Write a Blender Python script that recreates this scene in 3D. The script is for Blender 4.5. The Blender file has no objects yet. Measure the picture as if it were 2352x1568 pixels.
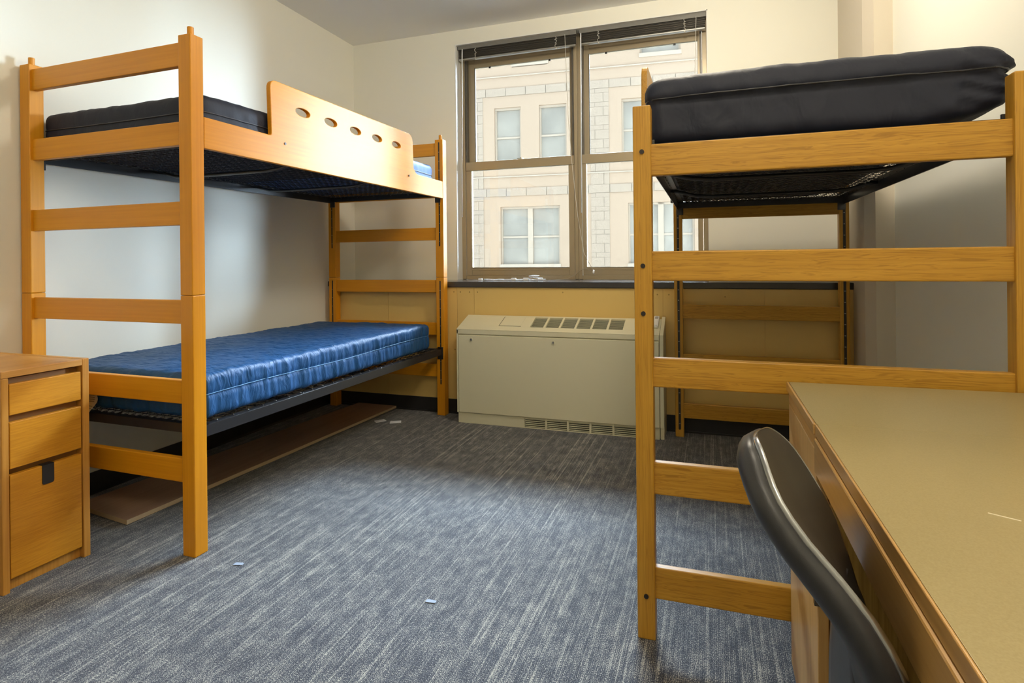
import bpy, bmesh, math, random
from mathutils import Vector, Matrix, noise
random.seed(7)
C = bpy.context.scene.collection
SC = bpy.context.scene

# ---------------------------------------------------------------- camera
cam_d = bpy.data.cameras.new('camera'); cam = bpy.data.objects.new('camera', cam_d); C.objects.link(cam)
cam_d.sensor_width = 36; cam_d.lens = 20.454; cam_d.shift_y = -0.0801; cam_d.clip_start = 0.02
cam.matrix_world = Matrix.Translation((0, 0, 1.08)) @ Matrix.Rotation(0.3292, 4, 'Z') @ Matrix.Rotation(math.pi/2, 4, 'X') @ Matrix.Rotation(-0.0102, 4, 'Z')
SC.camera = cam
# ---------------------------------------------------------------- world / exposure
SKY_BACK, SKY_HAZE, SUN_SPREAD, SUN_DIR = 2.7, 95.0, 3.0, (.64, .48, .56)
w = bpy.data.worlds.new('sky'); SC.world = w; w.use_nodes = True
bg = w.node_tree.nodes['Background']; bg.inputs[0].default_value = (0.66, 0.82, 1.0, 1)
_nt = w.node_tree; _tc = _nt.nodes.new('ShaderNodeTexCoord'); _sp = _nt.nodes.new('ShaderNodeSeparateXYZ')
_nt.links.new(_tc.outputs['Generated'], _sp.inputs[0])
def _mr(sock, a, b, c, d):
    m = _nt.nodes.new('ShaderNodeMapRange'); _nt.links.new(sock, m.inputs['Value'])
    for k, v in zip(('From Min', 'From Max', 'To Min', 'To Max'), (a, b, c, d)): m.inputs[k].default_value = v
    return m.outputs[0]
# the sun stands high behind the house opposite: that part of the hazy sky is far brighter
_dot = _nt.nodes.new('ShaderNodeVectorMath'); _dot.operation = 'DOT_PRODUCT'; _dot.inputs[1].default_value = Vector(SUN_DIR).normalized()
_nt.links.new(_tc.outputs['Generated'], _dot.inputs[0])
_mx = _nt.nodes.new('ShaderNodeMath'); _mx.operation = 'MAXIMUM'; _nt.links.new(_dot.outputs['Value'], _mx.inputs[0]); _mx.inputs[1].default_value = 0
_pw = _nt.nodes.new('ShaderNodeMath'); _pw.operation = 'POWER'; _nt.links.new(_mx.outputs[0], _pw.inputs[0]); _pw.inputs[1].default_value = SUN_SPREAD
_m2 = _nt.nodes.new('ShaderNodeMath'); _m2.operation = 'MULTIPLY'; _nt.links.new(_pw.outputs[0], _m2.inputs[0]); _nt.links.new(_mr(_sp.outputs['Y'], .05, .30, 0.0, SKY_HAZE), _m2.inputs[1])
_m = _nt.nodes.new('ShaderNodeMath'); _m.operation = 'ADD'; _nt.links.new(_m2.outputs[0], _m.inputs[0]); _m.inputs[1].default_value = SKY_BACK
_m3 = _nt.nodes.new('ShaderNodeMath'); _m3.operation = 'ADD'; _nt.links.new(_m.outputs[0], _m3.inputs[0]); _nt.links.new(_mr(_sp.outputs['Y'], .15, .45, 0.0, 75.0), _m3.inputs[1]); _m = _m3
_nt.links.new(_m.outputs[0], bg.inputs[1])
SC.view_settings.view_transform = 'Standard'; SC.view_settings.look = 'None'
SC.view_settings.gamma = 1; SC.view_settings.use_curve_mapping = False
SC.view_settings.exposure = 0.12
SC.cycles.max_bounces = 10; SC.cycles.diffuse_bounces = 6; SC.cycles.sample_clamp_indirect = 6
SC.cycles.caustics_reflective = False; SC.cycles.caustics_refractive = False

# window opening daylight portal (guides sky sampling only)
def portal():
    d = bpy.data.lights.new('window_portal', 'AREA'); d.shape = 'RECTANGLE'; d.size = 1.84; d.size_y = 1.82
    d.cycles.is_portal = True
    o = bpy.data.objects.new('window_portal', d); C.objects.link(o); o.location = (-0.928, 4.33, 1.83)
    o.rotation_euler = (-math.pi/2, 0, 0)
portal()
FILL_LAMP_W = 60.0

# ---------------------------------------------------------------- helpers
def bx(bm, x0, x1, y0, y1, z0, z1, M=None, mi=0):
    vs = [Vector((x, y, z)) for x in (x0, x1) for y in (y0, y1) for z in (z0, z1)]
    if M: vs = [M @ v for v in vs]
    v = [bm.verts.new(p) for p in vs]
    for f in ((0,1,3,2), (4,6,7,5), (0,4,5,1), (2,3,7,6), (0,2,6,4), (1,5,7,3)):
        fc = bm.faces.new([v[i] for i in f]); fc.material_index = mi
def tube(bm, pts, r, n=6, cap=True, mi=0):
    pts = [Vector(p) for p in pts]; rings = []
    up = None
    for i, p in enumerate(pts):
        t = (pts[min(i+1, len(pts)-1)] - pts[max(i-1, 0)]).normalized()
        if up is None:
            up = Vector((0,0,1)) if abs(t.z) < .9 else Vector((1,0,0))
        a = t.cross(up).normalized(); b = t.cross(a).normalized(); up = -b if (-b).dot(up) > 0 else b
        rr = r[i] if isinstance(r, (list, tuple)) else r
        rings.append([bm.verts.new(p + rr*(math.cos(2*math.pi*k/n)*a + math.sin(2*math.pi*k/n)*b)) for k in range(n)])
    for A, B in zip(rings, rings[1:]):
        for k in range(n):
            f = bm.faces.new((A[k], A[(k+1) % n], B[(k+1) % n], B[k])); f.material_index = mi
    if cap:
        for R in (rings[0], rings[-1]):
            f = bm.faces.new(R); f.material_index = mi
def cyl(bm, c, ax, r, h, n=20, mi=0):
    c = Vector(c); ax = Vector(ax).normalized()
    tube(bm, [c - ax*h/2, c + ax*h/2], r, n, True, mi)
def prism(bm, poly, ax, a0, a1, mi=0):
    """poly in the two other axes, extruded along ax"""
    def P(u, v, t):
        return [(t, u, v), (u, t, v), (u, v, t)][ax]
    A = [bm.verts.new(P(u, v, a0)) for u, v in poly]; B = [bm.verts.new(P(u, v, a1)) for u, v in poly]
    n = len(poly)
    bm.faces.new(A).material_index = mi; bm.faces.new(B).material_index = mi
    for i in range(n):
        bm.faces.new((A[i], A[(i+1) % n], B[(i+1) % n], B[i])).material_index = mi
def NB(): return bmesh.new()
def obj(name, bm, mats, parent=None, bevel=0, smooth=False, seg=2):
    me = bpy.data.meshes.new(name)
    bmesh.ops.recalc_face_normals(bm, faces=bm.faces); bm.to_mesh(me); bm.free()
    for m in (mats if isinstance(mats, (list, tuple)) else [mats]): me.materials.append(m)
    o = bpy.data.objects.new(name, me); C.objects.link(o)
    if parent: o.parent = parent
    if smooth:
        for p in me.polygons: p.use_smooth = True
    if bevel:
        b = o.modifiers.new('bevel', 'BEVEL'); b.width = bevel; b.segments = seg; b.limit_method = 'ANGLE'; b.angle_limit = math.radians(40)
        b.harden_normals = False
    return o
def box(name, dims, mat, parent=None, bevel=0.002):
    bm = NB(); bx(bm, *dims); return obj(name, bm, mat, parent, bevel)
def thing(name, label, cat, loc=(0,0,0), rz=0, group=None):
    o = bpy.data.objects.new(name, None); C.objects.link(o); o.empty_display_size = .1
    o.location = loc; o.rotation_euler = (0, 0, rz); o['label'] = label; o['category'] = cat
    if group: o['group'] = group
    return o
def tag(o, label, cat, group=None):
    o['label'] = label; o['category'] = cat
    if group: o['group'] = group
    return o
def struct(o, label=None, cat=None):
    o['kind'] = 'structure'
    if label: o['label'] = label; o['category'] = cat
    return o

# ---------------------------------------------------------------- materials
def mat(name, col, rough=.5, spec=.5, metal=0, coat=0, bump=None, sheen=0):
    m = bpy.data.materials.new(name); m.use_nodes = True; nt = m.node_tree
    b = nt.nodes['Principled BSDF']
    b.inputs['Base Color'].default_value = (*col, 1); b.inputs['Roughness'].default_value = rough
    b.inputs['Specular IOR Level'].default_value = spec; b.inputs['Metallic'].default_value = metal
    b.inputs['Coat Weight'].default_value = coat
    if sheen: b.inputs['Sheen Weight'].default_value = sheen
    if bump:
        sc, st, dist = bump
        tc = nt.nodes.new('ShaderNodeTexCoord'); nz = nt.nodes.new('ShaderNodeTexNoise'); nz.inputs['Scale'].default_value = sc
        nz.inputs['Detail'].default_value = 4
        bp = nt.nodes.new('ShaderNodeBump'); bp.inputs['Strength'].default_value = st; bp.inputs['Distance'].default_value = dist
        nt.links.new(tc.outputs['Object'], nz.inputs['Vector']); nt.links.new(nz.outputs['Fac'], bp.inputs['Height'])
        nt.links.new(bp.outputs['Normal'], b.inputs['Normal'])
    return m
def N(nt, t, **kw):
    n = nt.nodes.new(t)
    for k, v in kw.items():
        if isinstance(v, (int, float, tuple)) and k in n.inputs: n.inputs[k].default_value = v
        else: setattr(n, k, v)
    return n
def ramp(nt, stops):
    r = nt.nodes.new('ShaderNodeValToRGB'); e = r.color_ramp.elements
    while len(e) < len(stops): e.new(.5)
    for el, (p, c) in zip(e, stops): el.position = p; el.color = (*c, 1)
    return r
def wood(name, c1, c2, axis, fine=90, along=2.2, rough=.40, contrast=1.0, ripple=0.0, coat=.10):
    m = bpy.data.materials.new(name); m.use_nodes = True; nt = m.node_tree; L = nt.links.new
    b = nt.nodes['Principled BSDF']
    tc = N(nt, 'ShaderNodeTexCoord'); mp = N(nt, 'ShaderNodeMapping')
    s = [fine, fine, fine]; s[axis] = along; mp.inputs['Scale'].default_value = s
    n1 = N(nt, 'ShaderNodeTexNoise'); n1.inputs['Scale'].default_value = 1; n1.inputs['Detail'].default_value = 5; n1.inputs['Roughness'].default_value = .6
    L(tc.outputs['Object'], mp.inputs['Vector']); L(mp.outputs['Vector'], n1.inputs['Vector'])
    mp2 = N(nt, 'ShaderNodeMapping'); s = [9, 9, 9]; s[axis] = .9; mp2.inputs['Scale'].default_value = s
    n2 = N(nt, 'ShaderNodeTexNoise'); n2.inputs['Scale'].default_value = 1; n2.inputs['Detail'].default_value = 2
    L(tc.outputs['Object'], mp2.inputs['Vector']); L(mp2.outputs['Vector'], n2.inputs['Vector'])
    mx = N(nt, 'ShaderNodeMath', operation='MULTIPLY_ADD'); L(n2.outputs['Fac'], mx.inputs[0]); mx.inputs[1].default_value = .7; mx.inputs[2].default_value = -.35
    ad = N(nt, 'ShaderNodeMath', operation='ADD'); L(mx.outputs[0], ad.inputs[0]); L(n1.outputs['Fac'], ad.inputs[1])
    r = ramp(nt, [(.5 - .22/contrast, c2), (.5 + .16/contrast, c1)])
    L(ad.outputs[0], r.inputs['Fac']); col = r.outputs['Color']
    if ripple:   # broken dark pore lines of oak, warped by a slow noise
        mp3 = N(nt, 'ShaderNodeMapping'); s = [380, 380, 380]; s[axis] = 3.4; mp3.inputs['Scale'].default_value = s
        n3 = N(nt, 'ShaderNodeTexNoise'); n3.inputs['Scale'].default_value = 1; n3.inputs['Detail'].default_value = 2
        n4 = N(nt, 'ShaderNodeTexNoise'); n4.inputs['Scale'].default_value = 4.5; n4.inputs['Detail'].default_value = 1
        va = N(nt, 'ShaderNodeVectorMath', operation='MULTIPLY_ADD'); L(n4.outputs['Color'], va.inputs[0]); va.inputs[1].default_value = (.03,.03,.03); L(tc.outputs['Object'], va.inputs[2])
        L(va.outputs[0], mp3.inputs['Vector']); L(mp3.outputs['Vector'], n3.inputs['Vector'])
        r2 = ramp(nt, [(.36, (.50,.42,.34)), (.50, (1,1,1))]); L(n3.outputs['Fac'], r2.inputs['Fac'])
        mm = N(nt, 'ShaderNodeMix', data_type='RGBA', blend_type='MULTIPLY'); mm.inputs[0].default_value = ripple*.62
        L(col, mm.inputs[6]); L(r2.outputs['Color'], mm.inputs[7]); col = mm.outputs[2]
    L(col, b.inputs['Base Color'])
    b.inputs['Roughness'].default_value = rough; b.inputs['Specular IOR Level'].default_value = .33; b.inputs['Coat Weight'].default_value = coat; b.inputs['Coat Roughness'].default_value = .22
    bp = N(nt, 'ShaderNodeBump'); bp.inputs['Strength'].default_value = .12; bp.inputs['Distance'].default_value = .001
    L(n1.outputs['Fac'], bp.inputs['Height']); L(bp.outputs['Normal'], b.inputs['Normal'])
    return m
B1, B2 = (.68, .285, .010), (.58, .225, .005)
beechZ = wood('beech_upright', B1, B2, 2, contrast=.8); beechX = wood('beech_across', B1, B2, 0, contrast=.8); beechY = wood('beech_along', B1, B2, 1, contrast=.8, coat=.05, rough=.48)
O1, O2 = (.56, .30, .038), (.44, .215, .020)
oakZ = wood('oak_upright', O1, O2, 2, fine=150, ripple=.55); oakX = wood('oak_across', O1, O2, 0, fine=150, ripple=.8); oakY = wood('oak_along', O1, O2, 1, fine=150, ripple=.6)
U1, U2 = (.60, .26, .018), (.48, .19, .010)
unitY = wood('drawer_veneer', U1, U2, 1, fine=260, along=14, contrast=1.1, ripple=.0); unitZ = wood('drawer_side_veneer', (.58,.275,.05), (.45,.19,.028), 2, fine=160)
unitX = wood('unit_top_veneer', (.60,.29,.07), (.46,.20,.04), 1, fine=120)
deskZ = wood('desk_veneer', (.60,.36,.13), (.48,.27,.085), 2, fine=110, along=3)
deskD = wood('desk_side_veneer', (.42,.26,.07), (.27,.155,.035), 2, fine=170, contrast=1.3)
deskY = wood('desk_edge_wood', (.58,.32,.09), (.44,.22,.05), 1, fine=130); deskG = wood('desk_edge_lacquer', (.56,.32,.10), (.46,.25,.07), 1, fine=110, rough=.3, coat=.6)
wallM = mat('cream_wall_paint', (.82, .81, .725), .62, .35, bump=(140, .08, .002))
ceilM = mat('white_ceiling_paint', (.88, .88, .86), .7, .2, bump=(90, .08, .002))
revealM = mat('white_reveal_paint', (.80, .80, .78), .5)
panelM = mat('yellow_wall_panel', (.70, .49, .16), .38, .5)
blackM = mat('black_vinyl_base', (.022, .021, .021), .35, .5)
sillM = mat('black_stone_sill', (.035, .033, .034), .16, .6)
steelM = mat('black_enamel_steel', (.022, .022, .025), .3, .6)
steelD = mat('dark_groove_steel', (.02, .018, .017), .5)
zincM = mat('zinc_metal', (.55, .55, .53), .3, metal=1)
boltM = mat('dark_bolt', (.06, .05, .045), .35, metal=.8)
acM = mat('putty_enamel', (.68, .65, .47), .42, .5)
acDark = mat('dark_vent_interior', (.10, .11, .08), .7)
frameM = mat('bronze_window_frame', (.36, .295, .195), .33, .5, metal=.25)
frameD = mat('dark_window_track', (.11, .10, .085), .4, metal=.3)
blindM = mat('dark_grey_blind', (.13, .12, .105), .35, .5, metal=.2)
blindH = mat('grey_headrail', (.20, .195, .18), .4, .5, metal=.2)
clearM = mat('milky_plastic', (.85, .88, .92), .15, .6)
cordM = mat('blind_cord', (.70, .68, .62), .6)
whiteM = mat('white_plastic', (.82, .83, .84), .35)
plyTop = wood('board_laminate', (.40,.245,.155), (.33,.195,.12), 1, fine=60, rough=.45, coat=.05)
plyEdge = mat('plywood_edge', (.58, .44, .27), .6, bump=(200, .3, .002))
paperM = mat('cream_paper_label', (.66, .56, .38), .7)
inkM = mat('printed_line', (.20, .16, .10), .8)
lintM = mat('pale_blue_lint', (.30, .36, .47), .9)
patchM = mat('white_paper_scrap', (.80, .82, .86), .8)
chairF = mat('black_chair_mesh', (.022, .018, .013), .5, .45)
chairP = mat('black_chair_plastic', (.032, .032, .035), .36, .5, bump=(900, .15, .0006))
chromeM = mat('chrome_strip', (.42, .43, .45), .2, metal=1)
creamB = mat('facade_stucco', (.43, .305, .205), .9, .1, bump=(3, .05, .02))
stoneB = mat('facade_stone', (.395, .30, .215), .9, .1, bump=(18, .4, .03))
jointB = mat('facade_joint', (.26, .205, .15), .9)
trimB = mat('facade_frame', (.45, .35, .25), .7)
glassB = mat('facade_glass', (.24, .25, .23), .3, .25)
groundM = mat('pale_pavement', (.27, .265, .25), .9)

def blinds_glass():   # facade glass: light blinds behind
    nt = glassB.node_tree; b = nt.nodes['Principled BSDF']
    tc = N(nt, 'ShaderNodeTexCoord'); n1 = N(nt, 'ShaderNodeTexNoise'); n1.inputs['Scale'].default_value = .9; n1.inputs['Detail'].default_value = 4
    r = ramp(nt, [(.35, (.27,.235,.185)), (.65, (.37,.32,.25))]); nt.links.new(tc.outputs['Object'], n1.inputs['Vector'])
    nt.links.new(n1.outputs['Fac'], r.inputs['Fac']); nt.links.new(r.outputs['Color'], b.inputs['Base Color'])
blinds_glass()

def carpet():
    m = bpy.data.materials.new('grey_striped_carpet'); m.use_nodes = True; nt = m.node_tree; L = nt.links.new
    b = nt.nodes['Principled BSDF']; tc = N(nt, 'ShaderNodeTexCoord')
    def nz(sx, sy, det=3, ro=.6, off=0):
        mp = N(nt, 'ShaderNodeMapping'); mp.inputs['Scale'].default_value = (sx, sy, 1); mp.inputs['Location'].default_value = (off, off*.7, 0)
        n = N(nt, 'ShaderNodeTexNoise'); n.inputs['Scale'].default_value = 1; n.inputs['Detail'].default_value = det; n.inputs['Roughness'].default_value = ro
        L(tc.outputs['Object'], mp.inputs['Vector']); L(mp.outputs['Vector'], n.inputs['Vector']); return n.outputs['Fac']
    streak = nz(150, 4.0, 2, .6); line = nz(95, .6, 1, .5, 5); blotch = nz(26, 13, 6, .72, 9); speck = nz(420, 260, 1, .5, 3)
    wv = N(nt, 'ShaderNodeTexWave'); wv.bands_direction = 'X'; wv.inputs['Scale'].default_value = 62; wv.inputs['Distortion'].default_value = .6
    L(tc.outputs['Object'], wv.inputs['Vector'])
    def madd(a, k, c):
        q = N(nt, 'ShaderNodeMath', operation='MULTIPLY_ADD'); L(a, q.inputs[0]); q.inputs[1].default_value = k
        if isinstance(c, float): q.inputs[2].default_value = c
        else: L(c, q.inputs[2])
        return q.outputs[0]
    ln = N(nt, 'ShaderNodeMapRange'); ln.inputs['From Min'].default_value = .58; ln.inputs['From Max'].default_value = .66; ln.inputs['To Max'].default_value = .22; L(line, ln.inputs['Value'])
    v = madd(streak, .7, 0.0); v = madd(blotch, 1.25, v); v = madd(speck, 2.4, v); v = madd(wv.outputs['Fac'], .16, v)
    ad = N(nt, 'ShaderNodeMath', operation='ADD'); L(v, ad.inputs[0]); L(ln.outputs[0], ad.inputs[1]); v = ad.outputs[0]
    sub = N(nt, 'ShaderNodeMath', operation='SUBTRACT'); L(v, sub.inputs[0]); sub.inputs[1].default_value = .5*(.7+1.25+2.4)+.08-.43
    r = ramp(nt, [(.10, (.010,.012,.022)), (.42, (.040,.046,.066)), (.62, (.135,.137,.138)), (1.0, (.42,.405,.35))])
    L(sub.outputs[0], r.inputs['Fac']); L(r.outputs['Color'], b.inputs['Base Color'])
    b.inputs['Roughness'].default_value = .75; b.inputs['Specular IOR Level'].default_value = .35
    b.inputs['Sheen Weight'].default_value = .25; b.inputs['Sheen Roughness'].default_value = .4
    bp = N(nt, 'ShaderNodeBump'); bp.inputs['Strength'].default_value = .45; bp.inputs['Distance'].default_value = .003
    a = madd(wv.outputs['Fac'], .5, speck); L(a, bp.inputs['Height']); L(bp.outputs['Normal'], b.inputs['Normal'])
    return m
carpetM = carpet()
def pitted():
    m = mat('pitted_concrete', (.62, .56, .46), .6); nt = m.node_tree; L = nt.links.new; b = nt.nodes['Principled BSDF']
    tc = N(nt, 'ShaderNodeTexCoord'); vo = N(nt, 'ShaderNodeTexVoronoi'); vo.inputs['Scale'].default_value = 16
    n = N(nt, 'ShaderNodeTexNoise'); n.inputs['Scale'].default_value = 5
    L(tc.outputs['Object'], vo.inputs['Vector']); L(tc.outputs['Object'], n.inputs['Vector'])
    sx = N(nt, 'ShaderNodeSeparateColor'); L(vo.outputs['Color'], sx.inputs[0])
    mu = N(nt, 'ShaderNodeMath', operation='MULTIPLY'); L(sx.outputs[0], mu.inputs[0]); mu.inputs[1].default_value = .11
    lt = N(nt, 'ShaderNodeMath', operation='LESS_THAN'); L(vo.outputs['Distance'], lt.inputs[0])
    mu2 = N(nt, 'ShaderNodeMath', operation='SUBTRACT'); L(mu.outputs[0], mu2.inputs[0]); mu2.inputs[1].default_value = .045; L(mu2.outputs[0], lt.inputs[1])
    mx = N(nt, 'ShaderNodeMix', data_type='RGBA'); L(lt.outputs[0], mx.inputs[0]); mx.inputs[6].default_value = (.60,.54,.44,1); mx.inputs[7].default_value = (.20,.16,.11,1)
    L(mx.outputs[2], b.inputs['Base Color']); return m
columnM = pitted()
def laminate():
    m = mat('tan_speckled_laminate', (.50, .40, .21), .34, .5); nt = m.node_tree; L = nt.links.new; b = nt.nodes['Principled BSDF']
    tc = N(nt, 'ShaderNodeTexCoord'); n = N(nt, 'ShaderNodeTexNoise'); n.inputs['Scale'].default_value = 420; n.inputs['Detail'].default_value = 4
    r = ramp(nt, [(.3, (.325,.26,.118)), (.7, (.375,.305,.150))]); L(tc.outputs['Object'], n.inputs['Vector']); L(n.outputs['Fac'], r.inputs['Fac']); L(r.outputs['Color'], b.inputs['Base Color'])
    return m
laminateM = laminate()
def fabric(name, col, rough, bump_scale, st, dist, sheen=.0):
    m = mat(name, col, rough, .32, sheen=sheen); nt = m.node_tree; L = nt.links.new; b = nt.nodes['Principled BSDF']
    tc = N(nt, 'ShaderNodeTexCoord'); mp = N(nt, 'ShaderNodeMapping'); mp.inputs['Scale'].default_value = bump_scale
    n = N(nt, 'ShaderNodeTexNoise'); n.inputs['Scale'].default_value = 1; n.inputs['Detail'].default_value = 3; n.inputs['Distortion'].default_value = .8
    bp = N(nt, 'ShaderNodeBump'); bp.inputs['Strength'].default_value = st; bp.inputs['Distance'].default_value = dist
    L(tc.outputs['Object'], mp.inputs['Vector']); L(mp.outputs['Vector'], n.inputs['Vector']); L(n.outputs['Fac'], bp.inputs['Height']); L(bp.outputs['Normal'], b.inputs['Normal'])
    return m
blueM = fabric('royal_blue_vinyl', (.013, .072, .205), .50, (14, 42, 14), .55, .012)
blueL = fabric('light_blue_vinyl', (.045, .12, .33), .5, (10, 14, 10), .3, .008)
blackF = fabric('charcoal_black_vinyl', (.015, .018, .033), .6, (13, 13, 7), .5, .010)
blueSeam = mat('pale_blue_seam', (.12, .30, .58), .5)
blackSeam = mat('black_piping', (.03, .03, .036), .35)
def glass_mat():
    m = bpy.data.materials.new('clear_window_glass'); m.use_nodes = True; nt = m.node_tree; L = nt.links.new
    nt.nodes.remove(nt.nodes['Principled BSDF']); out = nt.nodes['Material Output']
    t = N(nt, 'ShaderNodeBsdfTransparent'); t.inputs[0].default_value = (.97, .985, .98, 1)
    g = N(nt, 'ShaderNodeBsdfGlossy'); g.inputs['Roughness'].default_value = .02
    f = N(nt, 'ShaderNodeFresnel'); f.inputs[0].default_value = 1.45
    mx = N(nt, 'ShaderNodeMixShader'); L(f.outputs[0], mx.inputs[0]); L(t.outputs[0], mx.inputs[1]); L(g.outputs[0], mx.inputs[2]); L(mx.outputs[0], out.inputs[0])
    return m
glassM = glass_mat()
emitM = bpy.data.materials.new('lamp_diffuser'); emitM.use_nodes = True
_b = emitM.node_tree.nodes['Principled BSDF']; _b.inputs['Base Color'].default_value = (.9,.85,.75,1); _b.inputs['Emission Color'].default_value = (1,.80,.55,1); _b.inputs['Emission Strength'].default_value = 2

# ---------------------------------------------------------------- room shell
XL, XR, YB, YW, YP, ZC = -2.764, .885, -1.5, 4.107, 3.757, 2.847
T = .15
struct(box('floor', (XL-T, XR+T, YB-T, YW+.2, -.12, 0), carpetM, None, 0), 'grey and slate carpet floor with fine lengthwise streaks', 'floor')
struct(box('ceiling', (XL-T, XR+T, YB-T, YW+.24, ZC, ZC+.15), ceilM, None, 0), 'plain white ceiling', 'ceiling')
struct(box('wall_left', (XL-T, XL, YB-T, YW+.24, 0, ZC), wallM, None, 0), 'cream wall behind the orange bunk bed', 'wall')
struct(box('wall_right', (XR, XR+T, YB-T, YW+.24, 0, ZC), wallM, None, 0), 'pale wall beyond the oak loft bed', 'wall')
struct(box('wall_back', (XL, XR, YB-T, YB, 0, ZC), wallM, None, 0), 'wall behind the viewer', 'wall')
WX0, WX1, WZ0, WZ1 = -1.852, -.007, .925, 2.737
bm = NB()
bx(bm, XL, WX0, YW, YW+.24, 0, ZC); bx(bm, WX1, XR, YW, YW+.24, 0, ZC)
bx(bm, WX0, WX1, YW, YW+.24, WZ1, ZC); bx(bm, WX0, WX1, YW, YW+.24, 0, WZ0)
struct(obj('wall_front', bm, wallM), 'beige wall around the double window', 'wall')
# white painted reveal lining
bm = NB()
bx(bm, WX0, WX0+.006, YW-.001, YW+.095, WZ0, WZ1); bx(bm, WX1-.006, WX1, YW-.001, YW+.095, WZ0, WZ1)
bx(bm, WX0, WX1, YW-.001, YW+.095, WZ1-.006, WZ1)
struct(obj('trim_1', bm, revealM), 'white painted reveal lining the window opening', 'trim')
# wainscot
bm = NB(); xs = [XL, -2.248, -1.695, -1.565, -.285, .30, .766]
for a, b in zip(xs, xs[1:]): bx(bm, a+.0012, b-.0012, YP, YP+.02, 0, .887)
bx(bm, XL, .766, YP+.003, YW, 0, .885)
w2 = struct(obj('trim_2', bm, panelM), 'mustard yellow wall panelling under the window sill', 'trim')
for x, z in ((-1.72,.855),(-1.67,.855),(-1.60,.855),(-1.54,.855),(-.93,.858),(-.32,.85),(-.25,.85),(.08,.84),(-1.715,.45),(-2.0,.5)):
    bm = NB(); cyl(bm, (x, YP-.0005, z), (0,1,0), .0045, .003, 12); obj('screw', bm, mat('brass_screw', (.40,.27,.09), .4, metal=.6) if 'brass_screw' not in bpy.data.materials else bpy.data.materials['brass_screw'], w2)
struct(box('trim_3', (XL, .766, YP-.012, YW+.10, .889, .928), sillM, None, .003), 'black stone window sill running across the wall', 'trim')
bm = NB()
prism(bm, [(XL,0),(XL+.016,0),(XL+.008,.012),(XL+.006,.1),(XL,.1)], 1, YB, YP)
struct(obj('baseboard_left', bm, blackM), 'black vinyl baseboard along the left wall', 'baseboard')
bm = NB(); bx(bm, XL+.016, .764, YP-.006, YP, 0, .1); bx(bm, XL+.016, .764, YP-.016, YP, 0, .01)
struct(obj('baseboard_front', bm, blackM), 'black vinyl baseboard below the yellow panels', 'baseboard')
# concrete column in the corner
bm = NB()
prism(bm, [(.766, 3.50), (.80, 3.42), (XR, 3.42), (XR, YW), (.766, YW)], 2, 0, ZC)
struct(obj('trim_4', bm, columnM), 'pitted concrete column in the right corner beside the window wall', 'column')

# ---------------------------------------------------------------- windows
def window(n, x0, x1, gx0, gx1, jl, jr):
    W = bpy.data.objects.new('window_%d' % n, None); C.objects.link(W); W['kind'] = 'structure'
    W['label'] = ['left', 'right'][n-1] + ' double-hung window with a bronze metal frame'; W['category'] = 'window'
    bm = NB(); yA, yZ = 4.212, 4.31
    bx(bm, x0, x0+jl, yA-.012, yZ, .93, 2.735); bx(bm, x1-jr, x1, yA-.012, yZ, .93, 2.735)
    bx(bm, x0, x1, yA-.008, yZ, 2.66, 2.735); bx(bm, x0, x1, yA+.0, yZ, .928, .958)
    obj('frame', bm, frameM, W, .002)
    # lower sash (nearer)
    a, b = x0+jl+.004, x1-jr-.004
    bm = NB()
    bx(bm, a, gx0, yA, yA+.034, .958, 1.843); bx(bm, gx1, b, yA, yA+.034, .958, 1.843)
    bx(bm, gx0, gx1, yA, yA+.034, .958, 1.016); bx(bm, a, b, yA-.006, yA+.034, 1.776, 1.843)
    s = obj('lower_sash', bm, frameM, W, .002)
    box('pane', (gx0-.005, gx1+.005, yA+.016, yA+.020, 1.010, 1.780), glassM, s, 0)
    bm = NB(); bx(bm, gx0, gx1, yA-.004, yA+.01, 1.016, 1.020); bx(bm, gx0-.012, gx0-.008, yA-.003, yA+.01, 1.0, 1.78); bx(bm, gx0-.012, gx1+.01, yA-.003, yA+.01, .998, 1.002)
    obj('glazing_bead', bm, frameM, s, .001)
    bm = NB(); cx = (gx0+gx1)/2+.02; cyl(bm, (cx, yA+.014, 1.85), (0,0,1), .012, .016, 12); bx(bm, cx-.035, cx+.004, yA+.01, yA+.02, 1.846, 1.853)
    obj('sash_lock', bm, zincM, s)
    # upper sash (further)
    u0, u1 = gx0+.018, gx1+.006
    bm = NB(); y2 = yA+.04
    bx(bm, a, u0, y2, y2+.03, 1.80, 2.66); bx(bm, u1, b, y2, y2+.03, 1.80, 2.66)
    bx(bm, u0, u1, y2, y2+.03, 1.80, 1.845); bx(bm, u0, u1, y2, y2+.03, 2.59, 2.66)
    s = obj('upper_sash', bm, frameM, W, .002)
    box('pane', (u0-.005, u1+.005, y2+.014, y2+.018, 1.84, 2.6), glassM, s, 0)
    bm = NB(); bx(bm, u0, u0+.006, y2-.002, y2+.01, 1.845, 2.59); bx(bm, a, a+.012, yA+.0, yA+.04, 1.843, 2.66); bx(bm, b-.012, b, yA+.0, yA+.04, 1.843, 2.66)
    obj('track', bm, frameD, s, .001)
    for t in (.17, .80):
        bm = NB(); x = u0 + t*(u1-u0); bx(bm, x-.008, x+.008, y2-.003, y2+.002, 2.575, 2.588); obj('stop_block', bm, blackM, s)
    return W
window(1, -1.846, -.9175, -1.768, -.990, .030, .026)
window(2, -.9165, -.013, -.858, -.080, .026, .030)

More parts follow.
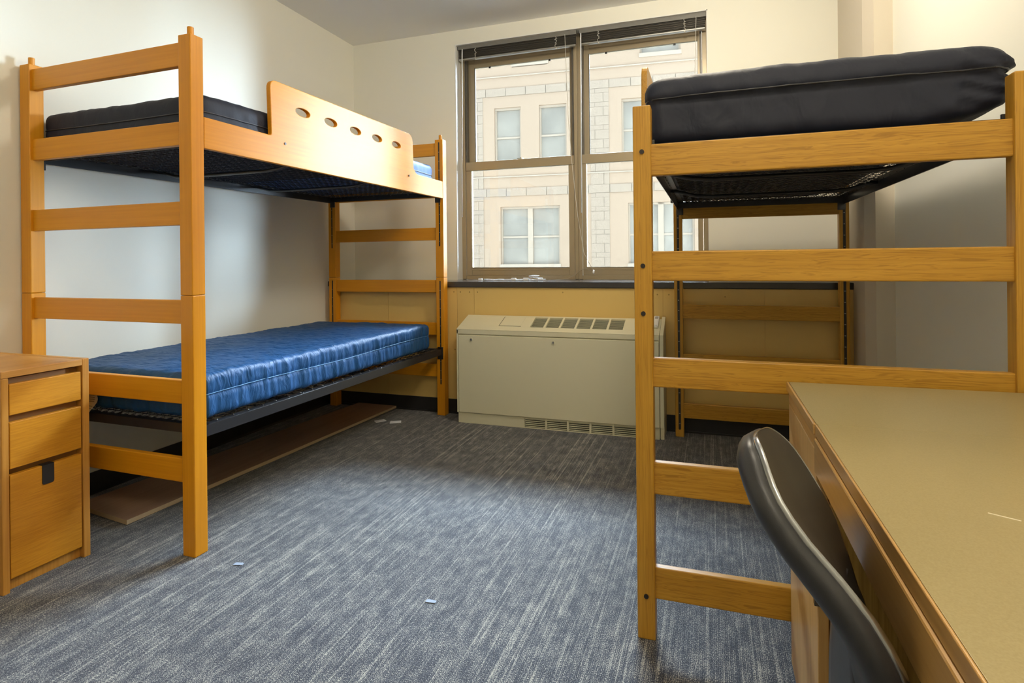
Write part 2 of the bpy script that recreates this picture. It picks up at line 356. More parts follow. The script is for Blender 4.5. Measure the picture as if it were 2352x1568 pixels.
def blind(x0, x1, label, wand_x, cord):
    t = thing('venetian_blind', label, 'blind', ((x0+x1)/2, 4.15, 2.735))
    def R(bm): bmesh.ops.translate(bm, verts=bm.verts, vec=-Vector(t.location)); return bm
    bm = NB(); bx(bm, x0, x1, 4.128, 4.172, 2.702, 2.7345); obj('headrail', R(bm), blindH, t, .002)
    bm = NB()
    for k in range(13):
        z = 2.697 - k*.0047; M = Matrix.Translation((0, 4.15, z)) @ Matrix.Rotation(.08*math.sin(k*2.1), 4, 'X')
        bx(bm, x0+.006, x1-.006, -.0135+.0015*math.sin(k*1.7), .0135, -.0006, .0006, M)
    obj('slats', R(bm), blindM, t)
    bm = NB(); bx(bm, x0+.006, x1-.006, 4.135, 4.165, 2.622, 2.634); obj('bottom_rail', R(bm), clearM if False else zincM, t, .003)
    for f in (.16, .84):
        x = x0 + f*(x1-x0); bm = NB()
        pts = [(x+random.uniform(-.008,.008), 4.129-random.uniform(0,.008), 2.70 - i*.0035) for i in range(22)]
        tube(bm, pts, .0016, 5); cyl(bm, (x, 4.134, 2.618), (0,0,1), .005, .008, 10)
        obj('ladder_cord', R(bm), cordM, t, 0, True)
    bm = NB(); tube(bm, [(wand_x, 4.120, 2.70), (wand_x, 4.117, 2.66), (wand_x-.012 if wand_x < -1 else wand_x-.006, 4.112, 1.41)], .0045, 6); obj('tilt_wand', R(bm), clearM, t, 0, True)
    bm = NB(); tube(bm, cord, .0018, 5); obj('pull_cord', R(bm), cordM, t, 0, True)
    if label.startswith('left'):
        bm = NB(); bmesh.ops.create_icosphere(bm, subdivisions=2, radius=.010, matrix=Matrix.Translation((-.793, 4.118, .985)) @ Matrix.Diagonal((.8,.8,1.5,1)))
        obj('cord_tassel', R(bm), clearM, t, 0, True)
    return t
blind(-1.838, -.905, 'left dark grey blind drawn up to the window head, cord hanging low', -1.795,
      [(-.985,4.118,2.705),(-.976,4.118,2.4),(-.966,4.118,2.1),(-.94,4.118,1.75),(-.905,4.118,1.40),(-.86,4.118,1.12),(-.793,4.118,.99)])
blind(-.882, -.014, 'right dark grey blind drawn up above the right-hand window', -.868,
      [(-.078,4.118,2.705),(-.09,4.118,2.3),(-.11,4.118,1.9),(-.15,4.118,1.5),(-.20,4.118,1.22),(-.23,4.118,1.05)])

# things on the sill
for i, (x, y, s) in enumerate(((-1.582,3.92,.9),(-1.331,3.93,1.1),(-1.238,3.925,1.15),(-1.15,3.99,1.0))):
    bm = NB(); bx(bm, x-.016*s, x+.016*s, y-.011, y+.011, .9285, .9285+.018*s)
    lab = ['small milky plastic clip lying alone at the left end of the sill', 'milky plastic clip on the sill, left of the middle pair', 'milky plastic clip on the sill under the curled wire', 'milky plastic clip on the sill, rightmost of the four'][i]
    tag(obj('plastic_clip', bm, clearM, None, .003), lab, 'clip', 'plastic clips on the window sill')
bm = NB(); pts = []
for i in range(160):
    a = i/159; pts.append((-1.55 + .42*a + .035*math.sin(i*.9), 3.955 + .03*math.sin(i*.53) , .9315 + .006*abs(math.sin(i*.37)) + (.028*math.exp(-((a-.88)/.05)**2))))
tube(bm, pts, .0013, 5); tag(obj('coiled_wire', bm, clearM, None, 0, True), 'tangled clear string wire lying along the window sill', 'wire')
bm = NB(); tube(bm, [(-1.10,4.02,.9305),(-1.02,4.08,.931),(-.99,4.15,.935),(-.94,4.185,.965),(-.90,4.192,.998),(-.868,4.192,1.012),(-.84,4.188,.996),(-.80,4.185,.985)], .002, 6)
tag(obj('thin_cable', bm, mat('taupe_cable', (.36,.31,.24), .5), None, 0, True), 'thin taupe cable rising from the sill to the middle mullion', 'cable')

# ---------------------------------------------------------------- bed parts
def slot(parent, x, yf, z0, z1, sgn, w=.010):
    bm = NB(); bx(bm, x-w/2, x+w/2, min(yf, yf+sgn*.0008), max(yf, yf+sgn*.0008), z0, z1)
    cyl(bm, (x, yf+sgn*.0004, z0), (0,1,0), w/2, .0008, 12); cyl(bm, (x, yf+sgn*.0004, z1), (0,1,0), w/2, .0008, 12)
    z = z0 + .03
    while z < z1 - .01:
        bx(bm, x-w*.28, x+w*.28, min(yf, yf+sgn*.0012), max(yf, yf+sgn*.0012), z-.0012, z+.0012, None, 1); z += .062
    return obj('slot_rail', bm, [steelD, zincM], parent)
def spring(parent, x0, x1, y0, y1, z, bars, hooks):
    """bed spring: angle-iron frame with link mesh, cross bars and hooks"""
    bm = NB(); h = .044
    for xa, xb, s in ((x0, x0+.003, 1), (x1-.003, x1, -1)):
        bx(bm, xa, xb, y0, y1, z-h, z)
        bx(bm, min(xa, xa+s*.032), max(xb, xb+s*.032) if s > 0 else xb, y0, y1, z-.003, z) if s > 0 else bx(bm, xb-.035, xb, y0, y1, z-.003, z)
    for ya in (y0, y1-.003):
        bx(bm, x0, x1, ya, ya+.003, z-.036, z); bx(bm, x0, x1, ya if ya == y0 else ya-.028, ya+.028 if ya == y0 else ya+.003, z-.003, z)
    fr = obj('spring_frame', bm, steelM, parent, .0012)
    for x in (x0+.012, x1-.012):
        for y, s in ((y0, -1), (y1, 1)):
            box('bracket', (x-.02, x+.02, min(y, y+s*.008), max(y, y+s*.008), z-.075, z+.01), steelM, fr, .001)
    # link mesh
    bm = NB(); zz = z-.006; ys = [y0+.05 + i*(y1-y0-.10)/64 for i in range(65)]; nx = 20
    xa, xb = x0+.06, x1-.06
    for i, y in enumerate(ys):
        pts = []
        for k in range(nx*2+1):
            x = xa + (xb-xa)*k/(nx*2); ph = (k + i) % 2
            pts.append((x, y + (.0145 if ph else -.0145)*1.0, zz + (.004 if k % 2 else -.004)))
        tube(bm, pts, .0014, 4, False)
    for k in range(nx+1):
        x = xa + (xb-xa)*k/nx
        for i in range(0, 64, 2):
            y = ys[i]; tube(bm, [(x-.006, y, zz-.006), (x+.006, y+.016, zz-.006)], .0022, 4, False)
    obj('link_mesh', bm, steelM, fr)
    for y in bars:
        bm = NB(); zb = z-.034
        tube(bm, [(x0+.004, y, z-.006), (x0+.03, y, z-.010), (x0+.12, y, zb), (x0+.2, y, zb-.006), (x1-.2, y, zb-.006), (x1-.12, y, zb), (x1-.03, y, z-.010), (x1-.004, y, z-.006)], .0085, 10)
        obj('cross_bar', bm, steelM, fr, 0, True)
    for k in range(hooks):
        y = y0+.07 + k*(y1-y0-.14)/(hooks-1)
        for sx, xe in ((1, x1), (-1, x0)):
            bm = NB(); sk = .012 if k % 2 else -.012
            tube(bm, [(xe-sx*.012, y, z-.006), (xe-sx*.010, y, z+.004), (xe-sx*.020, y+sk*.3, z+.006), (xe-sx*.034, y+sk, z+.004), (xe-sx*.050, y+sk*1.2, z-.001), (xe-sx*.066, y+sk*.4, z-.005)], .0022, 6)
            obj('hook_spring', bm, steelM, fr, 0, True)
    for k in range(6):
        x = x0+.1 + k*(x1-x0-.2)/5
        for y, s in ((y0, 1), (y1, -1)):
            bm = NB(); tube(bm, [(x, y+s*.005, z-.012), (x+.01, y+s*.03, z-.008), (x+.012, y+s*.06, z-.006)], .003, 6); obj('hook_spring', bm, steelM, fr, 0, True)
    return fr
def bolt(parent, p, ax, r=.006, m=None):
    bm = NB(); p = Vector(p); ax = Vector(ax)
    cyl(bm, p, ax, r, .004, 16); cyl(bm, p+ax*.0021, ax, r*.45, .0012, 6, 1)
    return obj('bolt', bm, [m or boltM, steelD], parent)
def guard(name, prof, holes, x, th, mats, parent):
    cu = bpy.data.curves.new(name, 'CURVE'); cu.dimensions = '2D'; cu.fill_mode = 'BOTH'; cu.extrude = th/2-.003; cu.bevel_depth = .003; cu.bevel_resolution = 2; cu.offset = -.003
    for loop in [prof] + holes:
        sp = cu.splines.new('POLY'); sp.points.add(len(loop)-1); sp.use_cyclic_u = True
        for i, (u, v) in enumerate(loop): sp.points[i].co = (u, v, 0, 1)
    tmp = bpy.data.objects.new('tmp', cu); me = bpy.data.meshes.new_from_object(tmp)
    bpy.data.objects.remove(tmp)
    # curve plane (u,v,n) -> (y,z,x)
    me.transform(Matrix(((0,0,1,x),(1,0,0,0),(0,1,0,0),(0,0,0,1)))); me.name = name
    me.materials.clear(); me.materials.append(mats)
    o = bpy.data.objects.new(name, me); C.objects.link(o); o.parent = parent
    for p in me.polygons: p.use_smooth = False
    return o
def rounded(pts, seg=6):
    """pts: (u,v,r) corners -> polyline with rounded corners"""
    out = []; n = len(pts)
    for i, (u, v, r) in enumerate(pts):
        P = Vector((u, v)); A = Vector(pts[i-1][:2]); B = Vector(pts[(i+1) % n][:2])
        if r <= 0: out.append((u, v)); continue
        a = P + (A-P).normalized()*r; b = P + (B-P).normalized()*r
        for k in range(seg+1):
            t = k/seg; q = (1-t)**2*a + 2*t*(1-t)*P + t*t*b; out.append((q.x, q.y))
    return out
def ell(cu, cv, a, b, n=28): return [(cu+a*math.cos(2*math.pi*k/n), cv+b*math.sin(2*math.pi*k/n)) for k in range(n)]

# ---------------------------------------------------------------- left bunk bed (orange beech)
BW, BL, PX, PY = .957, 2.092, .060, .057
bed = thing('bunk_bed', 'orange-stained wooden bunk bed with an oval-holed guard board, against the left wall', 'bed', (-1.793, 1.634, 0), -0.0185)
for xi, x in enumerate((-BW, -PX)):
    for yi, y in enumerate((0, BL-PY)):
        for z0, z1, s0, s1 in ((0, .959, .22, .932), (.960, 1.920, 1.181, 1.896)):
            p = box('post', (x, x+PX, y, y+PY, z0, z1), beechZ, bed, .003)
            if yi == 1: slot(p, x+PX*.52, y, s0, s1, -1)
            else: slot(p, x+PX*.52, y+PY, s0, s1, 1)
            if z0 > .5:
                bm = NB(); cyl(bm, (x+PX/2, y+PY/2, 1.937), (0,0,1), .0115, .036, 20); obj('dowel_peg', bm, beechZ, p, .002)
for zt in (1.899, 1.605, 1.308, .941, .643, .352):
    for y in (.012, BL-.045):
        box('end_rail', (-BW+PX*.93 if y < 1 else -BW+PX-.004, -PX+.004, y, y+.026, zt-.088, zt), beechX, bed, .003)
prof = rounded([(.058,1.508,.004),(2.034,1.508,.004),(2.034,1.626,.004),(1.668,1.626,.03),(1.632,1.660,0),(1.622,1.868,.055),(.398,1.868,.04),(.406,1.626,.012),(.058,1.626,.004)])
gb = guard('guard_board', prof, [ell(.607+.2055*k, 1.769, .049, .019) for k in range(5)], -.011, .022, beechY, bed)
bolt(gb, (.001, .487, 1.604), (1,0,0), .006, boltM); bolt(gb, (.001, 1.571, 1.605), (1,0,0), .006, boltM)
spring(bed, -BW+.028, -.028, .062, BL-.062, 1.556, (.62, 1.28), 24)
spring(bed, -BW+.020, -.018, .062, BL-.062, .466, (.62, 1.28), 24)

# ---------------------------------------------------------------- mattresses
def mattress(name, label, dims, R, mats, seam, parent_mat, disp, loc, rz, step=.012, seam_mat=None, matfn=None, seam_amp=.004, seam_out=.001):
    """rounded box shell with wrinkle displacement disp(p, n) -> offset along n"""
    x0, x1, y0, y1, z0, z1 = dims
    bm = NB(); cen = Vector(((x0+x1)/2, (y0+y1)/2, (z0+z1)/2)); H = Vector(((x1-x0)/2, (y1-y0)/2, (z1-z0)/2))
    n = [max(6, int(2*h/step)) for h in H]; cache = {}
    def vert(i, j, k):
        key = (i, j, k)
        if key in cache: return cache[key]
        q = Vector((-H.x+2*H.x*i/n[0], -H.y+2*H.y*j/n[1], -H.z+2*H.z*k/n[2]))
        c = Vector([max(-(H[a]-R), min(H[a]-R, q[a])) for a in range(3)]); d = q-c
        if d.length < 1e-9: d = Vector([0 if abs(abs(q[a])-H[a]) > 1e-6 else math.copysign(1, q[a]) for a in range(3)]); 
        nn = d.normalized()
        # keep flat sides flat
        p = c + nn*R if d.length > 1e-9 else q
        p = p + cen; p = p + disp(p, nn); v = bm.verts.new(p); cache[key] = v; return v
    for a in range(3):
        b, c = (a+1) % 3, (a+2) % 3
        for side in (0, n[a]):
            for i in range(n[b]):
                for j in range(n[c]):
                    def K(ii, jj):
                        t = [0,0,0]; t[a] = side; t[b] = ii; t[c] = jj; return vert(*t)
                    f = bm.faces.new((K(i,j), K(i+1,j), K(i+1,j+1), K(i,j+1)))
                    if matfn: f.material_index = matfn(f.calc_center_median())
    o = obj(name, bm, mats, None, 0, True)
    o.location = loc; o.rotation_euler = (0,0,rz)
    # seam piping
    bm = NB(); pts = []; e = .0005; M = 70
    def side_pt(t):
        per = [(x1, y0+R), (x1, y1-R), (x1-R, y1), (x0+R, y1), (x0, y1-R), (x0, y0+R), (x0+R, y0), (x1-R, y0)]
        return per
    P = rounded([(x1+e, y0-e, R*1.15), (x1+e, y1+e, R*1.15), (x0-e, y1+e, R*1.15), (x0-e, y0-e, R*1.15)], 8)
    dense = []
    for (u0, v0), (u1, v1) in zip(P, P[1:]+P[:1]):
        L_ = math.hypot(u1-u0, v1-v0); m_ = max(1, int(L_/.03))
        for k in range(m_): dense.append((u0+(u1-u0)*k/m_, v0+(v1-v0)*k/m_))
    for u, v in dense:
        nn = Vector((0,0,0))
        if abs(u-x1) < .01: nn.x = 1
        if abs(u-x0) < .01: nn.x = -1
        if abs(v-y0) < .01: nn.y = -1
        if abs(v-y1) < .01: nn.y = 1
        if nn.length > 0: nn.normalize()
        p = Vector((u, v, seam + seam_amp*math.sin(v*5+u*3))); p = p + disp(p, nn)*.6 + nn*seam_out; pts.append(p)
    pts.append(pts[0]); tube(bm, pts, .0024 if seam_mat is not blueSeam else .0014, 6, False)
    obj('seam_piping', bm, seam_mat or parent_mat, o, 0, True)
    tag(o, label, 'mattress'); return o
def nz(x, y, z=0): return noise.noise(Vector((x, y, z)))
def disp_blue(p, n):
    d = Vector((0,0,0))
    if abs(n.z) < .95:   # gathered sides: vertical folds, pinched at the seam
        s = p.y if abs(n.x) > abs(n.y) else p.x
        f = nz(s*38 + p.z*6, p.z*3, 3) + .6*nz(s*75, p.z*5, 9)
        d += n*(.0065*f*(1-abs(n.z))) - n*.005*math.exp(-((p.z-.575)/.010)**2)*(1-abs(n.z))
        if n.z < .1: d += n*.006*nz(s*16, 4, 1)
    if n.z > .05:
        r = nz(p.x*6+p.y*9, p.y*34 - p.x*20, 2) + .5*nz(p.x*16, p.y*60, 5)
        d += Vector((0,0,1))*n.z*(.0052*r + .006*nz(p.x*3, p.y*3, 7) - .012*max(0, (-.5-p.x))*1.2)
        d += Vector((0,0,1))*n.z*.004*nz(p.x*40, p.y*20, 8)*max(0, min(1, (p.x+.35)/.3))
    return d
def disp_dark(p, n):
    d = Vector((0,0,0))
    if abs(n.z) < .95:
        s = p.y if abs(n.x) > abs(n.y) else p.x
        d += n*(.004*nz(s*22+p.z*8, p.z*6, 3))*(1-abs(n.z)) - n*.004*math.exp(-((p.z-1.655)/.008)**2)
    if n.z > .05: d += Vector((0,0,1))*n.z*(.004*nz(p.x*8, p.y*22, 1) + .004*nz(p.x*24, p.y*9, 4) + .012*math.sin(min(1, max(0, (p.y-.1)/1.8))*math.pi))
    return d
BLOC, BRZ = (-1.793, 1.634, 0), -0.0185
lowm = mattress('mattress', 'crinkled royal blue mattress on the lower bunk', (-.945, -.030, .075, 1.885, .482, .652), .028, blueM, .575, blueM, disp_blue, BLOC, BRZ, .0085, blueSeam)
upm = mattress('mattress', 'charcoal mattress with a light blue far end on the upper bunk', (-.930, -.032, .068, 1.960, 1.560, 1.728), .035, [blackF, blueL], 1.655, blackF, disp_dark, BLOC, BRZ, .014, blackSeam, lambda c: 1 if c.y > 1.15 else 0)
# law label hanging from the lower mattress
bm = NB(); cols = 14
vs = []
for i in range(cols+1):
    t = i/cols; z = .552 - .125*t; xo = -.012*t - .018*t*t*1.2 + .004*math.sin(t*7); yo = .056 + .008*math.sin(t*6)
    w_ = .085*(1-.28*t)
    vs.append([bm.verts.new((-.590-w_+xo*.6, yo, z)), bm.verts.new((-.590+xo*1.6, yo-.004, z))])
for a, b in zip(vs, vs[1:]): bm.faces.new((a[0], a[1], b[1], b[0]))
lt = obj('paper_label', bm, paperM, lowm, 0, True); sm = lt.modifiers.new('s', 'SOLIDIFY'); sm.thickness = .0006
lt['label'] = 'cream printed paper label'
bm = NB()
for i in range(1, 13):
    t = (i+.3)/14; z = .552-.125*t; xo = -.012*t-.0216*t*t; yo = .0505 + .008*math.sin(t*6)
    if i in (5, 10): continue
    xr = -.598+xo*1.5; wv_ = .05+.012*math.sin(i*3.3)
    bx(bm, xr-wv_, xr-.002, yo, yo+.0006, z-.0011, z+.0011)
obj('printed_lines', bm, inkM, lt)

# ---------------------------------------------------------------- right loft bed (oak)
RX0, RX1, RY0, RY1, P2 = -.207, .731, 1.679, 3.694, .050
rb = thing('loft_bed', 'tall oak loft bed with ladder-like end rails and black spring base on the right', 'bed', (RX0, RY0, 0), 0.0022)
RW, RL = RX1-RX0, RY1-RY0
for x in (0, RW-P2):
    for yi, y in enumerate((0, RL-P2)):
        p = box('post', (x, x+P2, y, y+P2, 0, 1.512), oakZ, rb, .0035)
        slot(p, x+P2*.5, y+(P2 if yi == 0 else 0), .05, 1.46, 1 if yi == 0 else -1, .014)
        if yi == 0:
            for z in ((1.381, 1.058, .923, .123) if x == 0 else (1.39, .13)): bolt(p, (x+.025, -.0015, z), (0,-1,0), .0066)
for zt, h in ((1.403, .090), (1.099, .084), (.797, .083), (.501, .091), (.203, .089)):
    for y in (.010, RL-.045):
        box('end_rail', (P2-.004, RW-P2+.004, y, y+.026, zt-h, zt), oakX, rb, .0035)
sp = spring(rb, .025, RW-.025, .055, RL-.055, 1.412, (.62, 1.27), 20)
prof = rounded([(.20,1.46,.01),(1.75,1.46,.01),(1.72,1.70,.05),(.215,1.70,.05)])
g2 = guard('guard_board', prof, [], .012, .018, oakY, rb)
bm = NB(); bx(bm, .012, .022, .3, .34, 1.37, 1.50); bx(bm, .012, .022, 1.5, 1.54, 1.37, 1.50); obj('guard_bracket', bm, steelM, g2, .001)
def disp_r(p, n):
    d = Vector((0,0,0)); kx = max(0, (p.x-.66)/.26); bot = max(0, (1.52-p.z)/.11)
    if abs(n.z) < .95:
        s = p.y if abs(n.x) > abs(n.y) else p.x
        f = nz(s*16 + p.z*9, p.z*5, 3)
        up = 1 if p.z > 1.535 else .45
        d += n*((.0095*f + .004*nz(s*45+p.z*30, p.z*12, 6))*up*(1-abs(n.z))) + n*(.012 if p.z > 1.542 else 0)*(1-abs(n.z)) - n*.004*math.exp(-((p.z-1.537)/.006)**2)
        # corner pleats
        if p.x > .80: d += n*.006*math.sin((p.x*1.2+p.z*2.2)*60)*(1-abs(n.z))
    if n.z > .05:
        d += Vector((0,0,1))*n.z*(.004*nz(p.x*9, p.y*18, 1) + .003*nz(p.x*26, p.y*10, 4) + .008*math.sin(max(0, min(1, p.x/.9))*math.pi))
    d.z += .045*max(0, min(1, (p.x-.70)/.22))**1.5*min(1, bot) - .012*max(0, (.06-(.92-p.x))/.06)*(1 if p.z > 1.55 else 0)
    if n.z < -.3: d.z += -.004*abs(nz(p.x*20, p.y*8, 2))
    return d
mattress('mattress', 'thick charcoal black mattress on the oak loft bed, near corner curling up', (.034, .915, .066, 1.93, 1.413, 1.606), .038, blackF, 1.540, blackF, disp_r, (RX0, RY0, 0), .0022, .0115, blackSeam, seam_amp=.003, seam_out=.0075)

# ---------------------------------------------------------------- heating / cooling unit
ac = thing('fan_coil_unit', 'putty-coloured metal heating and cooling cabinet below the window', 'radiator', (-.938, 3.541, 0))
ax0, ax1 = -.668, .668; AD = .205
th = math.atan2(.091, .247); SL = math.hypot(.091, .247)
bm = NB()
prism(bm, [(.030, .0), (AD, .0), (AD, .670), (.012, .598), (.012, .070), (.030, .070)], 0, ax0+.004, ax1-.024)
prism(bm, [(0, .070), (0, .622), (AD+.003, .712), (AD+.003, .0), (.012, .0), (.012, .07)], 0, ax1-.022, ax1)
prism(bm, [(0, .070), (0, .620), (.04, .634), (.04, .07)], 0, ax0, ax0+.012)
obj('cabinet', bm, acM, ac, .002)
MS = Matrix.Translation((0, 0, .622)) @ Matrix.Rotation(th, 4, 'X')
bm = NB(); ST = AD/math.cos(th)
vx = [-.173 + .1014*k for k in range(6)]; t0, t1 = .057, .200
bx(bm, ax0, ax1-.024, -.001, t0, -.014, 0, MS); bx(bm, ax0, ax1-.024, t1, ST, -.014, 0, MS)
bx(bm, ax0, vx[0], t0, t1, -.014, 0, MS); bx(bm, vx[5]+.088, ax1-.024, t0, t1, -.014, 0, MS)
for k in range(5): bx(bm, vx[k]+.088, vx[k+1], t0, t1, -.014, 0, MS)
top = obj('top_panel', bm, acM, ac, .0008)
box('front_lip', (ax0, ax1-.024, 0, .012, .590, .618), acM, ac, .002)
for k in range(6):
    bm = NB(); bx(bm, vx[k], vx[k]+.088, t0, t1, -.0135, -.012, MS, 1)
    for s in range(11):
        t = t0 + .007 + s*(t1-t0-.012)/10.5
        M2 = MS @ Matrix.Translation((0, t, -.005)) @ Matrix.Rotation(-.5, 4, 'X')
        bx(bm, vx[k], vx[k]+.088, -.0036, .0036, -.0008, .0008, M2)
    obj('vent_grille', bm, [acM, acDark], top)
bm = NB(); bx(bm, -.385, -.238, .065, .198, .0, .0022, MS); obj('access_flap', bm, acM, top, .001)
bm = NB(); bx(bm, -.388, -.235, .061, .064, .0, .0006, MS); bx(bm, -.390, -.387, .062, .2, 0, .0006, MS); obj('flap_gap', bm, acDark, top)
bm = NB(); bx(bm, ax0+.014, ax1-.026, -.002, .012, .072, .584); fp = obj('front_panel', bm, acM, ac, .003)
for x in (-.560, -.003, .56):
    bm = NB(); cyl(bm, (x, -.003, .556), (0,1,0), .012, .005, 20); cyl(bm, (x, -.006, .556), (0,1,0), .007, .003, 16, 1); bx(bm, x-.0015, x+.0015, -.0082, -.0074, .550, .562, None, 2); obj('latch', bm, [acM, zincM, boltM], fp)
# toe kick with louvres
gx = [-.200 + .1417*k for k in range(6)]
bm = NB(); bx(bm, ax0+.006, gx[0], .008, .02, 0, .070); bx(bm, gx[5], ax1-.026, .008, .02, 0, .070)
bx(bm, gx[0], gx[5], .008, .02, .062, .070); bx(bm, gx[0], gx[5], .008, .02, 0, .006)
for k in range(1, 5): bx(bm, gx[k]-.006, gx[k]+.006, .006, .02, 0, .07)
kick = obj('kick_plate', bm, acM, ac, .001)
for k in range(5):
    bm = NB(); bx(bm, gx[k]+.004, gx[k+1]-.004, .018, .022, .004, .064, None, 1)
    for s in range(5): z = .011 + s*.0115; bx(bm, gx[k]+.004, gx[k+1]-.004, .008, .014, z, z+.0038)
    obj('kick_grille', bm, [acM, acDark], kick)
# white remote on the slope
bm = NB(); MR = Matrix.Translation((-.322, 3.541, .622)) @ Matrix.Rotation(th, 4, 'X')
bx(bm, -.016, .016, .085, .225, .001, .020, MR)
rm = tag(obj('remote_control', bm, whiteM, None, .005), 'white plastic remote lying on the right end of the heating cabinet', 'remote')
bm = NB()
for k in range(3): bx(bm, -.009+k*.007, -.005+k*.007, .088, .094, .020, .0212, MR)
bx(bm, -.010, .010, .18, .21, .0200, .0208, MR)
obj('button', bm, mat('grey_button', (.35,.36,.38), .4), rm)

# ---------------------------------------------------------------- left drawer unit
un = thing('drawer_unit', 'orange wooden three-drawer desk unit at the left edge, near the bunk bed', 'cabinet', (-2.19, 1.253, 0))
def ub(name, x0, x1, y0, y1, z0, z1, m, p=un, bv=.002): return box(name, (x0, x1, y0-1.253, y1-1.253, z0, z1), m, p, bv)
ub('side_panel', -.53, 0, 1.253, 1.274, 0, .706, unitZ); ub('side_panel', -.53, 0, 1.512, 1.536, 0, .731, unitZ)
ub('top', -.53, .0, 1.253, 1.512, .707, .730, unitX)
ub('back_panel', -.53, -.515, 1.274, 1.512, .03, .706, unitZ)
ub('kick_board', -.04, -.022, 1.274, 1.512, 0, .040, unitZ)
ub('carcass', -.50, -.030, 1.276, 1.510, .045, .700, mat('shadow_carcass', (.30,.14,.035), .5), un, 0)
for z0, z1 in ((.582, .685), (.405, .558), (.043, .384)):
    d = ub('drawer', -.022, -.001, 1.277, 1.507, z0, z1, unitY, un, .002)
    if z0 < .1:
        bm = NB(); bx(bm, -.0225, .0022, .120, .158, .3845, .3865); prism(bm, rounded([(.120,.3865,0),(.158,.3865,0),(.158,.318,.008),(.120,.318,.008)]), 0, -.0008, .0022)
        obj('tab_pull', bm, blackM, d, .0006)

# ---------------------------------------------------------------- desk
dk = thing('desk', 'long tan-topped desk with oak edges in the right foreground', 'desk', (.185, 1.655, 0), 0.006)
# local: x to the right (depth), y negative towards viewer ; pedestal y -.400..0
DL = -1.36
bm = NB()
prism(bm, [(.003,-.402),(.60,-.402),(.60,.014),(.003,.0)], 2, .7300, .7562)
prism(bm, [(.004,DL),(.60,DL),(.60,-.402),(.004,-.402)], 2, .7300, .7562)
dt = obj('desktop', bm, laminateM, dk, .0006)
bm = NB(); bx(bm, -.003, .0028, -.400, .001, .7335, .7568); obj('edge_band', bm, deskG, dt, .0035, False, 3)
bm = NB(); bx(bm, .000, .0038, DL, -.4035, .7335, .7568); obj('edge_band', bm, deskG, dt, .0035, False, 3)
box('top_rail', (.002, .022, -.400, -.002, .7040, .7325), deskY, dk, .001)
kl = box('pencil_drawer', (-.003, .020, DL, -.408, .664, .7315), deskG, dk, .0035)
box('drawer_bottom', (.020, .40, DL+.03, -.43, .664, .674), deskD, dk, .001)
dr = box('door', (.002, .022, -.398, -.006, .035, .702), deskZ, dk, .002)
bm = NB(); bx(bm, -.004, .018, -.4015, -.3985, .403, .440); bx(bm, -.004, -.0015, -.4015, -.388, .403, .440); obj('edge_pull', bm, mat('satin_nickel', (.52,.47,.38), .25, metal=1), dr, .0008)
box('side_panel', (.027, .59, -.404, -.382, 0, .7295), deskD, dk, .001)
box('side_panel', (.027, .59, -.022, -.001, 0, .7295), deskZ, dk, .001)
box('panel_edge', (.0262, .0275, -.404, -.382, 0, .7295), deskY, dk, 0)
box('back_panel', (.575, .59, DL+.02, -.404, .25, .7295), deskD, dk, .001)
box('side_panel', (.01, .59, DL, DL+.022, 0, .7295), deskZ, dk, .001)
box('base_rail', (.04, .06, -.382, -.022, 0, .035), deskZ, dk, .001)
bm = NB(); tube(bm, [(.136,-.774,.7563),(.152,-.783,.7564),(.164,-.789,.7563)], .0009, 5)
o = obj('scratch_mark', bm, mat('pale_scratch', (.85,.78,.6), .6), dt)

# ---------------------------------------------------------------- plywood boards under the bunk
bm = NB(); P = [(-2.285,1.750),(-2.178,3.735),(-2.50,3.742),(-2.655,1.80)]
A = [bm.verts.new((x,y,.004+.004*(i in (1,2)))) for i,(x,y) in enumerate(P)]; B = [bm.verts.new((x,y,.023)) for x,y in P]
bm.faces.new(A).material_index = 1; bm.faces.new(B).material_index = 0
for i in range(4): bm.faces.new((A[i], A[(i+1)%4], B[(i+1)%4], B[i])).material_index = 1
tag(obj('plywood_board', bm, [plyTop, plyEdge]), 'long brown-faced plywood board lying on the carpet under the bunk bed', 'board')
# thin white patches and pale blue tape scraps on the carpet
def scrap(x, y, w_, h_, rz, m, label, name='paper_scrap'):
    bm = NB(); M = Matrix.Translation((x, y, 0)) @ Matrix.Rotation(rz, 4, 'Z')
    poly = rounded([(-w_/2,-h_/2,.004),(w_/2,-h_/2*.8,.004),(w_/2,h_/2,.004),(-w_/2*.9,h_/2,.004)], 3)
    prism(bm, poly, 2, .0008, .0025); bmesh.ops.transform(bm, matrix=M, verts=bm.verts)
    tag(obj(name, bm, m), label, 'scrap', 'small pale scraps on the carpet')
scrap(-2.118, 3.418, .075, .055, .9, patchM, 'small white scrap on the carpet beside the far end of the plywood board')
scrap(-2.005, 3.425, .075, .055, .5, patchM, 'small white scrap on the carpet, between the board and the heating cabinet')
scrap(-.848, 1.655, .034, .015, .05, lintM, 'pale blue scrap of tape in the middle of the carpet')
scrap(-1.608, 1.649, .034, .018, .2, lintM, 'pale blue scrap of tape beside the near post of the bunk bed')

